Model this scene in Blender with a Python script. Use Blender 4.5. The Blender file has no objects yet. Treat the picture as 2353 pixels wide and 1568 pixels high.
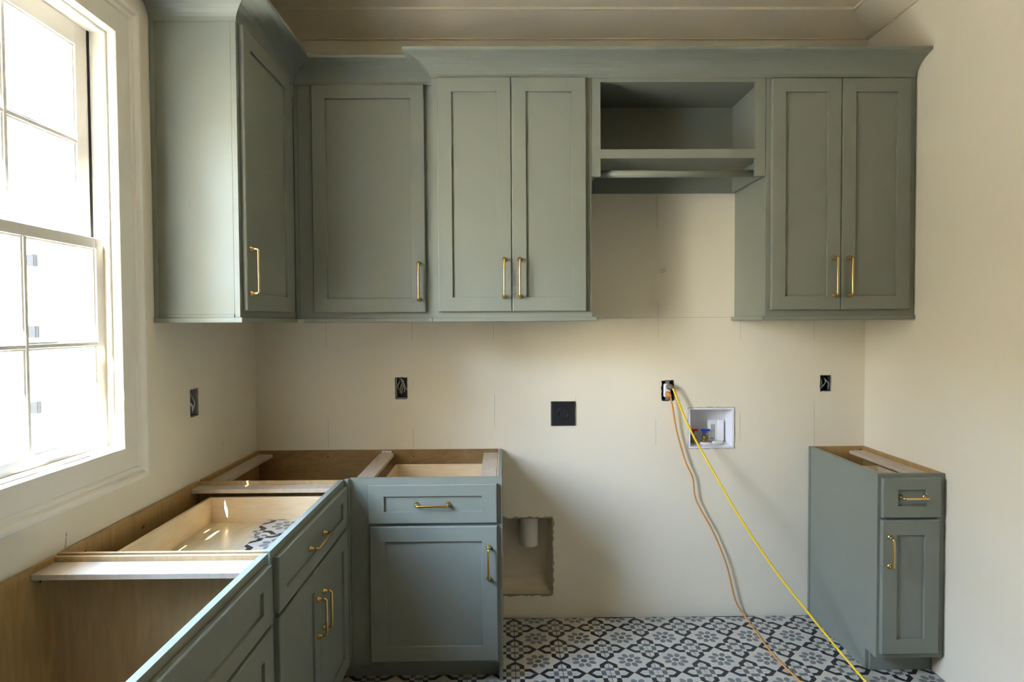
import bpy, bmesh, math, random
from mathutils import Vector, Matrix

random.seed(4)
S = bpy.context.scene
C = S.collection

# ------------------------------------------------------------------ camera, sky, sun, exposure
cam_d = bpy.data.cameras.new('camera')
cam = bpy.data.objects.new('camera', cam_d)
C.objects.link(cam)
cam_d.sensor_width = 36.0
cam_d.lens = 1466.86 / 2353 * 36.0
cam_d.clip_start = 0.02
CR = Matrix(((0.9999169, 0.0113954, 0.0060261),
             (-0.0115581, 0.9995495, 0.0276991),
             (-0.0057078, -0.0277664, 0.9995981)))      # columns: right, forward, up
r_, f_, u_ = CR.col[0], CR.col[1], CR.col[2]
M4 = Matrix.Identity(4)
for i in range(3):
    M4[i][0] = r_[i]; M4[i][1] = u_[i]; M4[i][2] = -f_[i]
M4[0][3], M4[1][3], M4[2][3] = 1.27091, -3.26156, 1.51877
cam.matrix_world = M4
S.camera = cam

world = bpy.data.worlds.new('sky'); S.world = world
world.use_nodes = True
nt = world.node_tree; bg = nt.nodes['Background']
tc = nt.nodes.new('ShaderNodeTexCoord'); sx = nt.nodes.new('ShaderNodeSeparateXYZ'); rp = nt.nodes.new('ShaderNodeValToRGB')
nt.links.new(tc.outputs['Generated'], sx.inputs[0]); nt.links.new(sx.outputs[2], rp.inputs[0]); nt.links.new(rp.outputs[0], bg.inputs[0])
e = rp.color_ramp.elements                                  # hazy horizon to blue zenith
e[0].position = 0.0; e[0].color = (1.0, 0.86, 0.66, 1)
e[1].position = 0.75; e[1].color = (0.40, 0.60, 1.0, 1)
k = e.new(0.30); k.color = (0.66, 0.76, 0.98, 1)
bg.inputs[1].default_value = 50.0

sun_d = bpy.data.lights.new('sun', 'SUN'); sun = bpy.data.objects.new('sun', sun_d); C.objects.link(sun)
sun_d.energy = 90.0; sun_d.angle = 0.005; sun_d.color = (1.0, 0.93, 0.80)
sd = Vector((0.28, 1.0, -1.09)).normalized()
sun.rotation_euler = sd.to_track_quat('-Z', 'Y').to_euler()
sun.location = (-3, -6, 8)

por_d = bpy.data.lights.new('window_portal', 'AREA')
por_d.shape = 'RECTANGLE'; por_d.size = 1.04; por_d.size_y = 1.40; por_d.cycles.is_portal = True
for py in (-1.66,):
    por = bpy.data.objects.new('window_portal', por_d); C.objects.link(por)
    por.location = (-0.17, py, 1.79)
    por.rotation_euler = Vector((1, 0, 0)).to_track_quat('-Z', 'Y').to_euler()

S.view_settings.view_transform = 'Standard'
S.view_settings.look = 'None'
S.view_settings.gamma = 1.0
S.view_settings.use_curve_mapping = False
S.view_settings.exposure = 0.62
S.cycles.max_bounces = 14
S.cycles.diffuse_bounces = 8
S.cycles.glossy_bounces = 4
S.cycles.transparent_max_bounces = 12
S.cycles.sample_clamp_indirect = 60.0
S.cycles.caustics_reflective = False
S.cycles.caustics_refractive = False

# ------------------------------------------------------------------ materials
def mat(name, col, rough=0.6, metal=0.0, spec=0.5):
    m = bpy.data.materials.new(name); m.use_nodes = True
    b = m.node_tree.nodes['Principled BSDF']
    b.inputs['Base Color'].default_value = (*col, 1)
    b.inputs['Roughness'].default_value = rough
    b.inputs['Metallic'].default_value = metal
    b.inputs['Specular IOR Level'].default_value = spec
    m.diffuse_color = (*col, 1)
    return m

def paint(name, col, rough, scale, bump, var=0.03, spec=0.5, dist=0.0006):
    m = mat(name, col, rough, 0, spec)
    nt = m.node_tree; n = nt.nodes; L = nt.links; b = n['Principled BSDF']
    tc = n.new('ShaderNodeTexCoord')
    no = n.new('ShaderNodeTexNoise'); no.inputs['Scale'].default_value = scale; no.inputs['Detail'].default_value = 4
    L.new(tc.outputs['Object'], no.inputs['Vector'])
    bp = n.new('ShaderNodeBump'); bp.inputs['Strength'].default_value = bump; bp.inputs['Distance'].default_value = dist
    L.new(no.outputs['Fac'], bp.inputs['Height']); L.new(bp.outputs['Normal'], b.inputs['Normal'])
    n2 = n.new('ShaderNodeTexNoise'); n2.inputs['Scale'].default_value = 2.2; n2.inputs['Detail'].default_value = 3
    L.new(tc.outputs['Object'], n2.inputs['Vector'])
    cr = n.new('ShaderNodeValToRGB')
    cr.color_ramp.elements[0].position = 0.3; cr.color_ramp.elements[1].position = 0.7
    cr.color_ramp.elements[0].color = (*[c * (1 - var) for c in col], 1)
    cr.color_ramp.elements[1].color = (*[min(1, c * (1 + var)) for c in col], 1)
    L.new(n2.outputs['Fac'], cr.inputs[0]); L.new(cr.outputs[0], b.inputs['Base Color'])
    return m

def wood(name, c1, c2, rough=0.5, scale=(1, 1, 1), ply=False):
    m = mat(name, c1, rough)
    nt = m.node_tree; n = nt.nodes; L = nt.links; b = n['Principled BSDF']
    tc = n.new('ShaderNodeTexCoord'); mp = n.new('ShaderNodeMapping')
    mp.inputs['Scale'].default_value = scale
    L.new(tc.outputs['Object'], mp.inputs['Vector'])
    no = n.new('ShaderNodeTexNoise'); no.inputs['Scale'].default_value = 5; no.inputs['Detail'].default_value = 6; no.inputs['Distortion'].default_value = 1.2
    L.new(mp.outputs[0], no.inputs['Vector'])
    cr = n.new('ShaderNodeValToRGB')
    cr.color_ramp.elements[0].position = 0.3; cr.color_ramp.elements[1].position = 0.72
    cr.color_ramp.elements[0].color = (*c2, 1); cr.color_ramp.elements[1].color = (*c1, 1)
    L.new(no.outputs['Fac'], cr.inputs[0]); L.new(cr.outputs[0], b.inputs['Base Color'])
    bp = n.new('ShaderNodeBump'); bp.inputs['Strength'].default_value = 0.15; bp.inputs['Distance'].default_value = 0.0005
    L.new(no.outputs['Fac'], bp.inputs['Height']); L.new(bp.outputs['Normal'], b.inputs['Normal'])
    return m

M_WALL = paint('wall_paint', (0.745, 0.688, 0.562), 0.85, 220, 0.25, 0.012, 0.3)
M_WALLB = M_WALL
M_CEIL = paint('ceiling_paint', (0.80, 0.72, 0.575), 0.8, 160, 0.2, 0.012, 0.3)
M_TRIM = paint('trim_paint', (0.74, 0.70, 0.62), 0.42, 90, 0.10, 0.012)
M_SASH = paint('window_paint', (0.76, 0.73, 0.67), 0.40, 90, 0.08, 0.012)
M_CAB = paint('sage_cabinet_paint', (0.222, 0.236, 0.198), 0.48, 130, 0.22, 0.02, spec=0.22)
M_PLY = wood('birch_plywood', (0.47, 0.335, 0.18), (0.38, 0.255, 0.12), 0.45, (7, 7, 0.9))
M_PLYH = wood('birch_panel', (0.43, 0.275, 0.105), (0.32, 0.19, 0.062), 0.45, (6, 6, 0.8))
M_STRIP = wood('pale_stretcher_wood', (0.52, 0.44, 0.345), (0.43, 0.35, 0.265), 0.6, (8, 1.5, 1))
M_EDGE = wood('plywood_edge', (0.72, 0.60, 0.42), (0.40, 0.28, 0.16), 0.6, (1, 1, 60))
M_BACK = wood('cabinet_back_panel', (0.34, 0.215, 0.09), (0.22, 0.13, 0.045), 0.6, (2, 2, 5))
M_DRAW = wood('birch_drawer_box', (0.74, 0.60, 0.40), (0.66, 0.50, 0.31), 0.4, (1.5, 1.5, 9))
M_DRAWB = wood('drawer_bottom', (0.62, 0.53, 0.36), (0.52, 0.42, 0.27), 0.32, (6, 1, 1))
M_BRASS = mat('brushed_brass', (0.72, 0.50, 0.20), 0.27, 1.0)
M_BRASSD = mat('dull_brass', (0.33, 0.22, 0.08), 0.4, 1.0)
M_GROUT = mat('dark_grout', (0.012, 0.011, 0.010), 0.95, 0, 0.1)
M_BLACK = mat('black_plastic', (0.012, 0.012, 0.015), 0.45)
M_BLK2 = mat('black_socket', (0.022, 0.023, 0.026), 0.3)
M_SLOT = mat('slot_black', (0.002, 0.002, 0.002), 0.8)
M_BOXD = mat('dark_electrical_box', (0.030, 0.034, 0.045), 0.5)
M_BOXG = mat('grey_electrical_box', (0.22, 0.22, 0.21), 0.5)
M_WIRE = mat('white_wire_sheath', (0.50, 0.48, 0.44), 0.5)
M_WIREB = mat('black_wire_sheath', (0.03, 0.03, 0.03), 0.5)
M_WHITE = mat('white_plastic', (0.78, 0.78, 0.80), 0.35)
M_WBOX = mat('white_box_plastic', (0.72, 0.72, 0.76), 0.4)
M_TAG = mat('white_tag', (0.80, 0.81, 0.83), 0.5)
M_TAGG = mat('grey_tag_recess', (0.42, 0.43, 0.47), 0.5)
M_PUTTY = mat('cream_putty', (0.76, 0.74, 0.66), 0.7)
M_RED = mat('red_plastic', (0.42, 0.012, 0.015), 0.35)
M_BLUE = mat('blue_plastic', (0.006, 0.045, 0.36), 0.35)
M_YEL = mat('yellow_cord_sheath', (0.85, 0.60, 0.03), 0.4)
M_ORA = mat('orange_cord_sheath', (0.66, 0.27, 0.05), 0.45)
M_ORAP = mat('orange_plug', (0.62, 0.20, 0.02), 0.45)
M_DUCT = mat('duct_metal', (0.55, 0.52, 0.46), 0.45, 0.0)
M_VENT = mat('beige_vent_box', (0.62, 0.54, 0.41), 0.6)
M_PENCIL = mat('pencil', (0.42, 0.40, 0.36), 0.9)
M_RAG = mat('torn_drywall', (0.33, 0.30, 0.25), 0.95)
M_STEEL = mat('grey_hinge_steel', (0.30, 0.31, 0.34), 0.5, 0.6)
M_EXT = mat('neighbour_cream_paint', (0.50, 0.42, 0.30), 0.9)
M_BLOCKER = mat('light_blocker_brown', (0.27, 0.20, 0.14), 0.9)  # for the added sun blocker, dark so it returns little light
M_HINGE = mat('dark_hinge_steel', (0.008, 0.008, 0.010), 0.6)
M_FASCIA = mat('dark_fascia', (0.022, 0.021, 0.019), 0.8)
M_EXTW = mat('exterior_white_paint', (0.80, 0.79, 0.74), 0.7)
M_ROOF = mat('neighbour_roof', (0.30, 0.28, 0.25), 0.9)
M_GROUND = paint('pale_dry_ground', (0.56, 0.48, 0.37), 0.95, 6, 0.3, 0.1)
M_PAPER = mat('paper_label', (0.72, 0.72, 0.70), 0.7)
M_INK = mat('label_ink', (0.10, 0.10, 0.12), 0.8)

def glass_mat():
    m = bpy.data.materials.new('window_glass'); m.use_nodes = True
    nt = m.node_tree; n = nt.nodes; L = nt.links
    n.remove(n['Principled BSDF'])
    tr = n.new('ShaderNodeBsdfTransparent'); tr.inputs[0].default_value = (0.96, 0.98, 0.97, 1)
    gl = n.new('ShaderNodeBsdfGlossy'); gl.inputs['Roughness'].default_value = 0.02
    mx = n.new('ShaderNodeMixShader'); mx.inputs[0].default_value = 0.035
    L.new(tr.outputs[0], mx.inputs[1]); L.new(gl.outputs[0], mx.inputs[2])
    L.new(mx.outputs[0], n['Material Output'].inputs[0])
    return m
M_GLASS = glass_mat()

TP = 0.2065            # floor tile pitch
def tile_mat():
    """encaustic pattern: checker at each corner, dark lens outlines along the edges, eight petal flower in the middle"""
    m = bpy.data.materials.new('encaustic_tile'); m.use_nodes = True
    nt = m.node_tree; n = nt.nodes; L = nt.links; b = n['Principled BSDF']
    b.inputs['Roughness'].default_value = 0.42
    def mth(op, a, c=None, d=None):
        k = n.new('ShaderNodeMath'); k.operation = op
        for i, v in enumerate((a, c, d)):
            if v is None: continue
            if isinstance(v, (int, float)): k.inputs[i].default_value = v
            else: L.new(v, k.inputs[i])
        return k.outputs[0]
    tc = n.new('ShaderNodeTexCoord'); sp = n.new('ShaderNodeSeparateXYZ'); L.new(tc.outputs['Object'], sp.inputs[0])
    x = mth('DIVIDE', sp.outputs[0], TP); y = mth('DIVIDE', sp.outputs[1], TP)
    p = mth('MINIMUM', x, mth('SUBTRACT', 1.0, x)); q = mth('MINIMUM', y, mth('SUBTRACT', 1.0, y))
    hi = mth('MAXIMUM', p, q); lo = mth('MINIMUM', p, q)
    a = 0.090; c2 = 0.192
    green = mth('MULTIPLY', mth('MULTIPLY', mth('GREATER_THAN', hi, a), mth('LESS_THAN', hi, c2)), mth('LESS_THAN', lo, a))
    outer = mth('MULTIPLY', mth('LESS_THAN', lo, c2), mth('LESS_THAN', lo, mth('MULTIPLY_ADD', hi, -1.12, 0.192 + 1.12 * 0.330)))
    inner = mth('MULTIPLY', mth('LESS_THAN', lo, a), mth('LESS_THAN', lo, mth('MULTIPLY_ADD', hi, -1.0, 0.090 + 0.300)))
    dark = mth('MULTIPLY', mth('MULTIPLY', outer, mth('SUBTRACT', 1.0, inner)), mth('GREATER_THAN', hi, c2))
    dx = mth('SUBTRACT', x, 0.5); dy = mth('SUBTRACT', y, 0.5)
    r = mth('SQRT', mth('ADD', mth('MULTIPLY', dx, dx), mth('MULTIPLY', dy, dy)))
    th = mth('ARCTAN2', dy, dx)
    dl = mth('SUBTRACT', math.pi / 8, mth('PINGPONG', th, math.pi / 8))
    rx = mth('SUBTRACT', mth('MULTIPLY', r, mth('COSINE', dl)), 0.192)
    ry = mth('MULTIPLY', r, mth('SINE', dl))
    e = mth('ADD', mth('POWER', mth('ABSOLUTE', mth('DIVIDE', rx, 0.082)), 2), mth('POWER', mth('ABSOLUTE', mth('DIVIDE', ry, 0.060)), 2))
    petal = mth('LESS_THAN', e, 1.0)
    core = mth('LESS_THAN', r, 0.070)
    def mix(f, A, B):
        k = n.new('ShaderNodeMix'); k.data_type = 'RGBA'
        L.new(f, k.inputs[0])
        for idx, v in ((6, A), (7, B)):
            if isinstance(v, tuple): k.inputs[idx].default_value = v
            else: L.new(v, k.inputs[idx])
        return k.outputs[2]
    no = n.new('ShaderNodeTexNoise'); no.inputs['Scale'].default_value = 60; L.new(tc.outputs['Object'], no.inputs['Vector'])
    base = mix(no.outputs['Fac'], (0.44, 0.405, 0.35, 1), (0.52, 0.485, 0.43, 1))
    c = mix(petal, base, (0.155, 0.170, 0.165, 1))
    c = mix(core, c, (0.105, 0.112, 0.098, 1))
    c = mix(green, c, (0.125, 0.132, 0.115, 1))
    c = mix(dark, c, (0.020, 0.021, 0.022, 1))
    L.new(c, b.inputs['Base Color'])
    return m
M_TILE = tile_mat()

# ------------------------------------------------------------------ helpers
ORIG = {}
def link(name, bm, m, parent=None, origin=None, smooth=False):
    """links bm (world coordinates) as one mesh object whose origin is `origin` (default: centre of its base)"""
    bmesh.ops.recalc_face_normals(bm, faces=bm.faces[:])
    me = bpy.data.meshes.new(name)
    if origin is None:
        xs = [v.co for v in bm.verts]
        origin = Vector(((min(v.x for v in xs) + max(v.x for v in xs)) / 2, (min(v.y for v in xs) + max(v.y for v in xs)) / 2, min(v.z for v in xs)))
    origin = Vector(origin)
    bmesh.ops.translate(bm, verts=bm.verts[:], vec=-origin)
    bm.to_mesh(me); bm.free()
    for mm in (m if isinstance(m, (list, tuple)) else [m]): me.materials.append(mm)
    if smooth:
        for p in me.polygons: p.use_smooth = True
    o = bpy.data.objects.new(name, me); C.objects.link(o)
    ORIG[o.name] = origin
    if parent is not None:
        o.parent = parent; o.location = origin - ORIG[parent.name]
    else:
        o.location = origin
    return o

def tag(o, label=None, cat=None, group=None, kind=None):
    if label: o['label'] = label
    if cat: o['category'] = cat
    if group: o['group'] = group
    if kind: o['kind'] = kind
    return o

def thing(name, loc, label, cat, group=None):
    o = bpy.data.objects.new(name, None); C.objects.link(o); o.location = loc
    o.empty_display_size = 0.1
    ORIG[o.name] = Vector(loc)
    return tag(o, label, cat, group)

def add_box(bm, x0, x1, y0, y1, z0, z1, bev=0.0, mi=0):
    x0, x1 = sorted((x0, x1)); y0, y1 = sorted((y0, y1)); z0, z1 = sorted((z0, z1))
    vs = [bm.verts.new((x, y, z)) for x in (x0, x1) for y in (y0, y1) for z in (z0, z1)]
    fs = [bm.faces.new([vs[i] for i in q]) for q in ((0, 1, 3, 2), (4, 6, 7, 5), (0, 4, 5, 1), (2, 3, 7, 6), (0, 2, 6, 4), (1, 5, 7, 3))]
    for f in fs: f.material_index = mi
    if bev:
        es = {e for f in fs for e in f.edges}
        bmesh.ops.bevel(bm, geom=list(es), offset=bev, segments=1, affect='EDGES', clamp_overlap=True)

def box(name, x0, x1, y0, y1, z0, z1, m, parent=None, bev=0.0012, origin=None):
    bm = bmesh.new(); add_box(bm, x0, x1, y0, y1, z0, z1, bev)
    return link(name, bm, m, parent, origin)

def boxes(name, lst, m, parent=None, bev=0.0012, origin=None):
    bm = bmesh.new()
    for b in lst: add_box(bm, *b, bev)
    return link(name, bm, m, parent, origin)

def add_tube(bm, pts, r, seg=10, cap=True, closed=False):
    pts = [Vector(p) for p in pts]; n = len(pts)
    rs = r if isinstance(r, (list, tuple)) else [r] * n
    rings = []; prev = None
    for i, p in enumerate(pts):
        if i == 0: t = pts[1] - pts[0]
        elif i == n - 1: t = pts[-1] - pts[-2]
        else: t = (pts[i + 1] - p).normalized() + (p - pts[i - 1]).normalized()
        t.normalize()
        if prev is None:
            a = Vector((0, 0, 1)) if abs(t.z) < 0.9 else Vector((1, 0, 0))
            nrm = t.cross(a).normalized()
        else:
            nrm = (prev - t * prev.dot(t)).normalized()
        prev = nrm; bi = t.cross(nrm)
        rings.append([bm.verts.new(p + (nrm * math.cos(2 * math.pi * k / seg) + bi * math.sin(2 * math.pi * k / seg)) * rs[i]) for k in range(seg)])
    for a, b in zip(rings, rings[1:]):
        for k in range(seg): bm.faces.new((a[k], a[(k + 1) % seg], b[(k + 1) % seg], b[k]))
    if cap:
        bm.faces.new(rings[0]); bm.faces.new(rings[-1])

def tube(name, pts, r, m, parent=None, seg=10, origin=None):
    bm = bmesh.new(); add_tube(bm, pts, r, seg)
    return link(name, bm, m, parent, origin, smooth=True)

def smooth_path(pts, k=8):
    """Catmull-Rom through the points"""
    P = [Vector(p) for p in pts]; P = [P[0] * 2 - P[1]] + P + [P[-1] * 2 - P[-2]]
    out = []
    for i in range(1, len(P) - 2):
        a, b, c, d = P[i - 1:i + 3]
        for s in range(k):
            t = s / k
            out.append(0.5 * ((2 * b) + (c - a) * t + (2 * a - 5 * b + 4 * c - d) * t * t + (3 * b - a - 3 * c + d) * t ** 3))
    out.append(P[-2]); return out

class Plane:
    """maps (along, height, out) to world for a face that looks to -y ('f') or to +x ('r')"""
    def __init__(s, kind, at): s.k, s.at = kind, at
    def p(s, a, z, d=0.0):
        return Vector((a, s.at - d, z)) if s.k == 'f' else Vector((s.at + d, a, z))
    def out(s): return Vector((0, -1, 0)) if s.k == 'f' else Vector((1, 0, 0))
    def al(s): return Vector((1, 0, 0)) if s.k == 'f' else Vector((0, 1, 0))

def plate(name, pl, t, rects, holes, m, parent=None, jag=None, origin=None):
    """flat plate in plane pl, thickness t behind the plane, outline rects[(a0,a1,z0,z1)], rectangular holes"""
    A = sorted({v for r in rects + holes for v in r[:2]}); Z = sorted({v for r in rects + holes for v in r[2:]})
    def solid(i, j):
        if i < 0 or j < 0 or i >= len(A) - 1 or j >= len(Z) - 1: return False
        a, z = (A[i] + A[i + 1]) / 2, (Z[j] + Z[j + 1]) / 2
        return any(r[0] < a < r[1] and r[2] < z < r[3] for r in rects) and not any(h[0] < a < h[1] and h[2] < z < h[3] for h in holes)
    bm = bmesh.new(); V = {}
    def v(i, j, k):
        if (i, j, k) not in V: V[(i, j, k)] = bm.verts.new(pl.p(A[i], Z[j], 0 if k == 0 else -t))
        return V[(i, j, k)]
    for i in range(len(A) - 1):
        for j in range(len(Z) - 1):
            if not solid(i, j): continue
            for k in (0, 1): bm.faces.new((v(i, j, k), v(i + 1, j, k), v(i + 1, j + 1, k), v(i, j + 1, k)))
            for di, dj, c in ((-1, 0, ((i, j), (i, j + 1))), (1, 0, ((i + 1, j), (i + 1, j + 1))), (0, -1, ((i, j), (i + 1, j))), (0, 1, ((i, j + 1), (i + 1, j + 1)))):
                if not solid(i + di, j + dj):
                    (a, b), (c1, d1) = c
                    bm.faces.new((v(a, b, 0), v(c1, d1, 0), v(c1, d1, 1), v(a, b, 1)))
    return link(name, bm, m, parent, origin)

def add_rings(bm, rings):
    vr = [[bm.verts.new(p) for p in r] for r in rings]
    for a, b in zip(vr, vr[1:]):
        k = len(a)
        for i in range(k): bm.faces.new((a[i], a[(i + 1) % k], b[(i + 1) % k], b[i]))
    return vr

def rect(pl, a0, a1, z0, z1, i, d):
    return [pl.p(a0 + i, z0 + i, d), pl.p(a1 - i, z0 + i, d), pl.p(a1 - i, z1 - i, d), pl.p(a0 + i, z1 - i, d)]

def handle(pl, a, z, along, cc, parent, name='pull_handle', d0=0.0):
    """brass bar pull with two flared feet; a,z centre; along 'z' or 'a'"""
    o, al = pl.out(), (Vector((0, 0, 1)) if along == 'z' else pl.al())
    c = pl.p(a, z, d0); h = cc / 2; H = 0.031; rb = 0.0052; bend = 0.009
    bm = bmesh.new()
    pts = [c - al * h + o * 0.004]
    pts.append(c - al * h + o * (H - bend))
    for k in range(1, 5):
        t = math.pi / 2 * k / 4
        pts.append(c - al * h + al * bend * (1 - math.cos(t)) + o * (H - bend + bend * math.sin(t)))
    for k in range(3, -1, -1):
        t = math.pi / 2 * k / 4
        pts.append(c + al * h - al * bend * (1 - math.cos(t)) + o * (H - bend + bend * math.sin(t)))
    pts.append(c + al * h + o * 0.004)
    add_tube(bm, pts, rb, 12)
    for s in (-1, 1):
        q = c + al * h * s
        add_tube(bm, [q, q + o * 0.003, q + o * 0.005, q + o * 0.012, q + o * 0.015, q + o * 0.017], [0.0115, 0.0115, 0.0095, 0.0062, 0.0066, 0.0050], 16)
    ob = link(name, bm, M_BRASS, parent, c, smooth=True)
    return tag(ob, 'brushed brass bar pull')

def shaker(name, pl, a0, a1, z0, z1, parent, stile=0.064, rail=None, t=0.019, rec=0.009, hnd=None):
    """recessed-panel front: frame mesh > panel, pull_handle"""
    rail = stile if rail is None else rail
    bm = bmesh.new(); g = 0.0015
    def rr(i, j, d): return [pl.p(a0 + i, z0 + j, d), pl.p(a1 - i, z0 + j, d), pl.p(a1 - i, z1 - j, d), pl.p(a0 + i, z1 - j, d)]
    ch = 0.004
    vr = add_rings(bm, [rr(stile, rail, g), rr(0, 0, g), rr(0, 0, t - ch), rr(ch * .35, ch * .35, t - ch * .35), rr(ch, ch, t), rr(stile - 0.001, rail - 0.001, t), rr(stile, rail, t - 0.0015), rr(stile, rail, g)])
    bmesh.ops.remove_doubles(bm, verts=bm.verts[:], dist=1e-6)
    d = link(name, bm, M_CAB, parent)
    bm = bmesh.new()
    add_rings(bm, [rr(stile + .0002, rail + .0002, g), rr(stile + .0002, rail + .0002, t - rec)])
    bm.verts.ensure_lookup_table()
    bm.faces.new(bm.verts[4:8]); bm.faces.new(bm.verts[0:4])
    link('panel', bm, M_CAB, d)
    if hnd: handle(pl, hnd[0], hnd[1], hnd[2], hnd[3], d, d0=t if hnd[4] else t - rec)
    return d

# ------------------------------------------------------------------ room shell
W = 3.125; H = 3.035; YB = -8.5; TZ = 0.0
WY0, WY1, WZ0, WZ1 = -2.17, -1.15, 1.105, 2.478          # window opening
holes_b = [(0.710, 0.771, 1.135, 1.245), (2.077, 2.137, 1.119, 1.219), (2.894, 2.949, 1.160, 1.242), (2.212, 2.450, 0.868, 1.080), (1.215, 1.511, 0.114, 0.514)]
wb = plate('wall_back', Plane('f', 0.0), 0.14, [(-0.15, W + 0.12, -0.01, H + 0.1)], holes_b, M_WALLB, origin=(0, 0, 0)); tag(wb, kind='structure')
wl = plate('wall_left', Plane('r', 0.0), 0.15, [(YB, 0.0, -0.01, H + 0.1)], [(WY0, WY1, WZ0, WZ1), (-0.678, -0.612, 1.146, 1.257)], M_WALL, origin=(0, 0, 0)); tag(wl, kind='structure')
box('backing', -0.15, W + 0.12, 0.1405, 0.20, -0.01, H + 0.1, M_WALL, wb, bev=0)  # unseen slab added to stop light leaking in round the cut-outs
box('backing', -0.19, -0.1505, -0.70, -0.59, 1.12, 1.28, M_WALL, wl, bev=0)  # same light stop behind the box cut-out
wr = box('wall_right', W, W + 0.12, YB, 0.0, -0.01, H + 0.1, M_WALL, bev=0); tag(wr, kind='structure')
wf = box('wall_front', -0.15, W + 0.12, YB - 0.12, YB, -0.01, H + 0.1, M_WALL, bev=0); tag(wf, kind='structure')
ce = box('ceiling', -0.15, W + 0.12, YB - 0.12, 0.14, H, H + 0.12, M_CEIL, bev=0); tag(ce, kind='structure')
fl = box('floor', -0.15, W + 0.12, YB - 0.12, 0.14, -0.10, -0.009, M_GROUT, bev=0, origin=(0, 0, -0.009)); tag(fl, kind='structure')

# floor tiles: one shared mesh per cut
def tile_mesh(x0, x1, y0, y1):
    bm = bmesh.new(); g = 0.0011
    add_box(bm, max(g, x0), min(TP - g, x1), max(g, y0), min(TP - g, y1), -0.009, 0.0)
    top = [e for f in bm.faces if all(abs(v.co.z) < 1e-6 for v in f.verts) for e in f.edges]
    bmesh.ops.bevel(bm, geom=top, offset=0.0008, segments=1, affect='EDGES')
    bmesh.ops.recalc_face_normals(bm, faces=bm.faces[:])
    me = bpy.data.meshes.new('tile'); bm.to_mesh(me); bm.free(); me.materials.append(M_TILE); return me
TX0, TY0 = 1.309, -0.127
cache = {}
for i in range(-6, 9):
    for j in range(0, 19):
        x = TX0 + TP * i; y = TY0 - TP * j
        x1 = min(TP, W - 0.010 - x)
        y1 = min(TP, -0.022 - y + 0.004 * math.sin(i * 2.3))
        key = (round(x1, 4), round(y1, 4))
        if key not in cache: cache[key] = tile_mesh(0, x1, 0, y1)
        o = bpy.data.objects.new('tile', cache[key]); C.objects.link(o); o.parent = fl
        o.location = Vector((x, y, 0)) - ORIG['floor']
# ceiling cove moulding (sloping board) as mitred sweep
def sweep(name, path, prof, m, parent=None, closed=False, side=1):
    """sweep prof [(out, up)] along horizontal path [(x, y, z)], mitred; out = to the right of travel * side"""
    bm = bmesh.new(); n = len(path); P = [Vector(p) for p in path]
    rings = []
    for i in range(n):
        def nr(a, b):
            d = (b - a); d.z = 0; d.normalize(); return Vector((d.y, -d.x, 0)) * side
        if closed or 0 < i < n - 1:
            n1, n2 = nr(P[(i - 1) % n], P[i]), nr(P[i], P[(i + 1) % n])
            mi = n1 + n2; mi = mi / max(0.2, (1 + n1.dot(n2)))
        elif i == 0: mi = nr(P[0], P[1])
        else: mi = nr(P[-2], P[-1])
        rings.append([bm.verts.new(P[i] + mi * o + Vector((0, 0, u))) for o, u in prof])
    k = len(prof); rng = range(n) if closed else range(n - 1)
    for i in rng:
        a, b = rings[i], rings[(i + 1) % n]
        for q in range(k): bm.faces.new((a[q], a[(q + 1) % k], b[(q + 1) % k], b[q]))
    if not closed: bm.faces.new(rings[0]); bm.faces.new(rings[-1])
    return link(name, bm, m, parent)
cz = 2.946
cp = [(0.0, 0.0), (0.014, 0.0), (0.016, 0.005), (0.150, H - cz - 0.012), (0.160, H - cz - 0.012), (0.160, H - cz), (0.0, H - cz)]
cv = sweep('trim_1', [(0, 0, cz), (W, 0, cz), (W, YB, cz), (0, YB, cz)], cp, M_CEIL, closed=True); tag(cv, kind='structure')

# ------------------------------------------------------------------ window
PR = Plane('r', 0.0)
def ring_frame(name, x_front, x_back, y0, y1, z0, z1, w, m, parent, wb_=None, wt=None, bev=0.0015):
    wb_ = w if wb_ is None else wb_; wt = w if wt is None else wt
    bm = bmesh.new()
    add_box(bm, x_back, x_front, y0, y0 + w, z0, z1, bev)
    add_box(bm, x_back, x_front, y1 - w, y1, z0, z1, bev)
    add_box(bm, x_back, x_front, y0 + w, y1 - w, z0, z0 + wb_, bev)
    add_box(bm, x_back, x_front, y0 + w, y1 - w, z1 - wt, z1, bev)
    return link(name, bm, m, parent)
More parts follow.
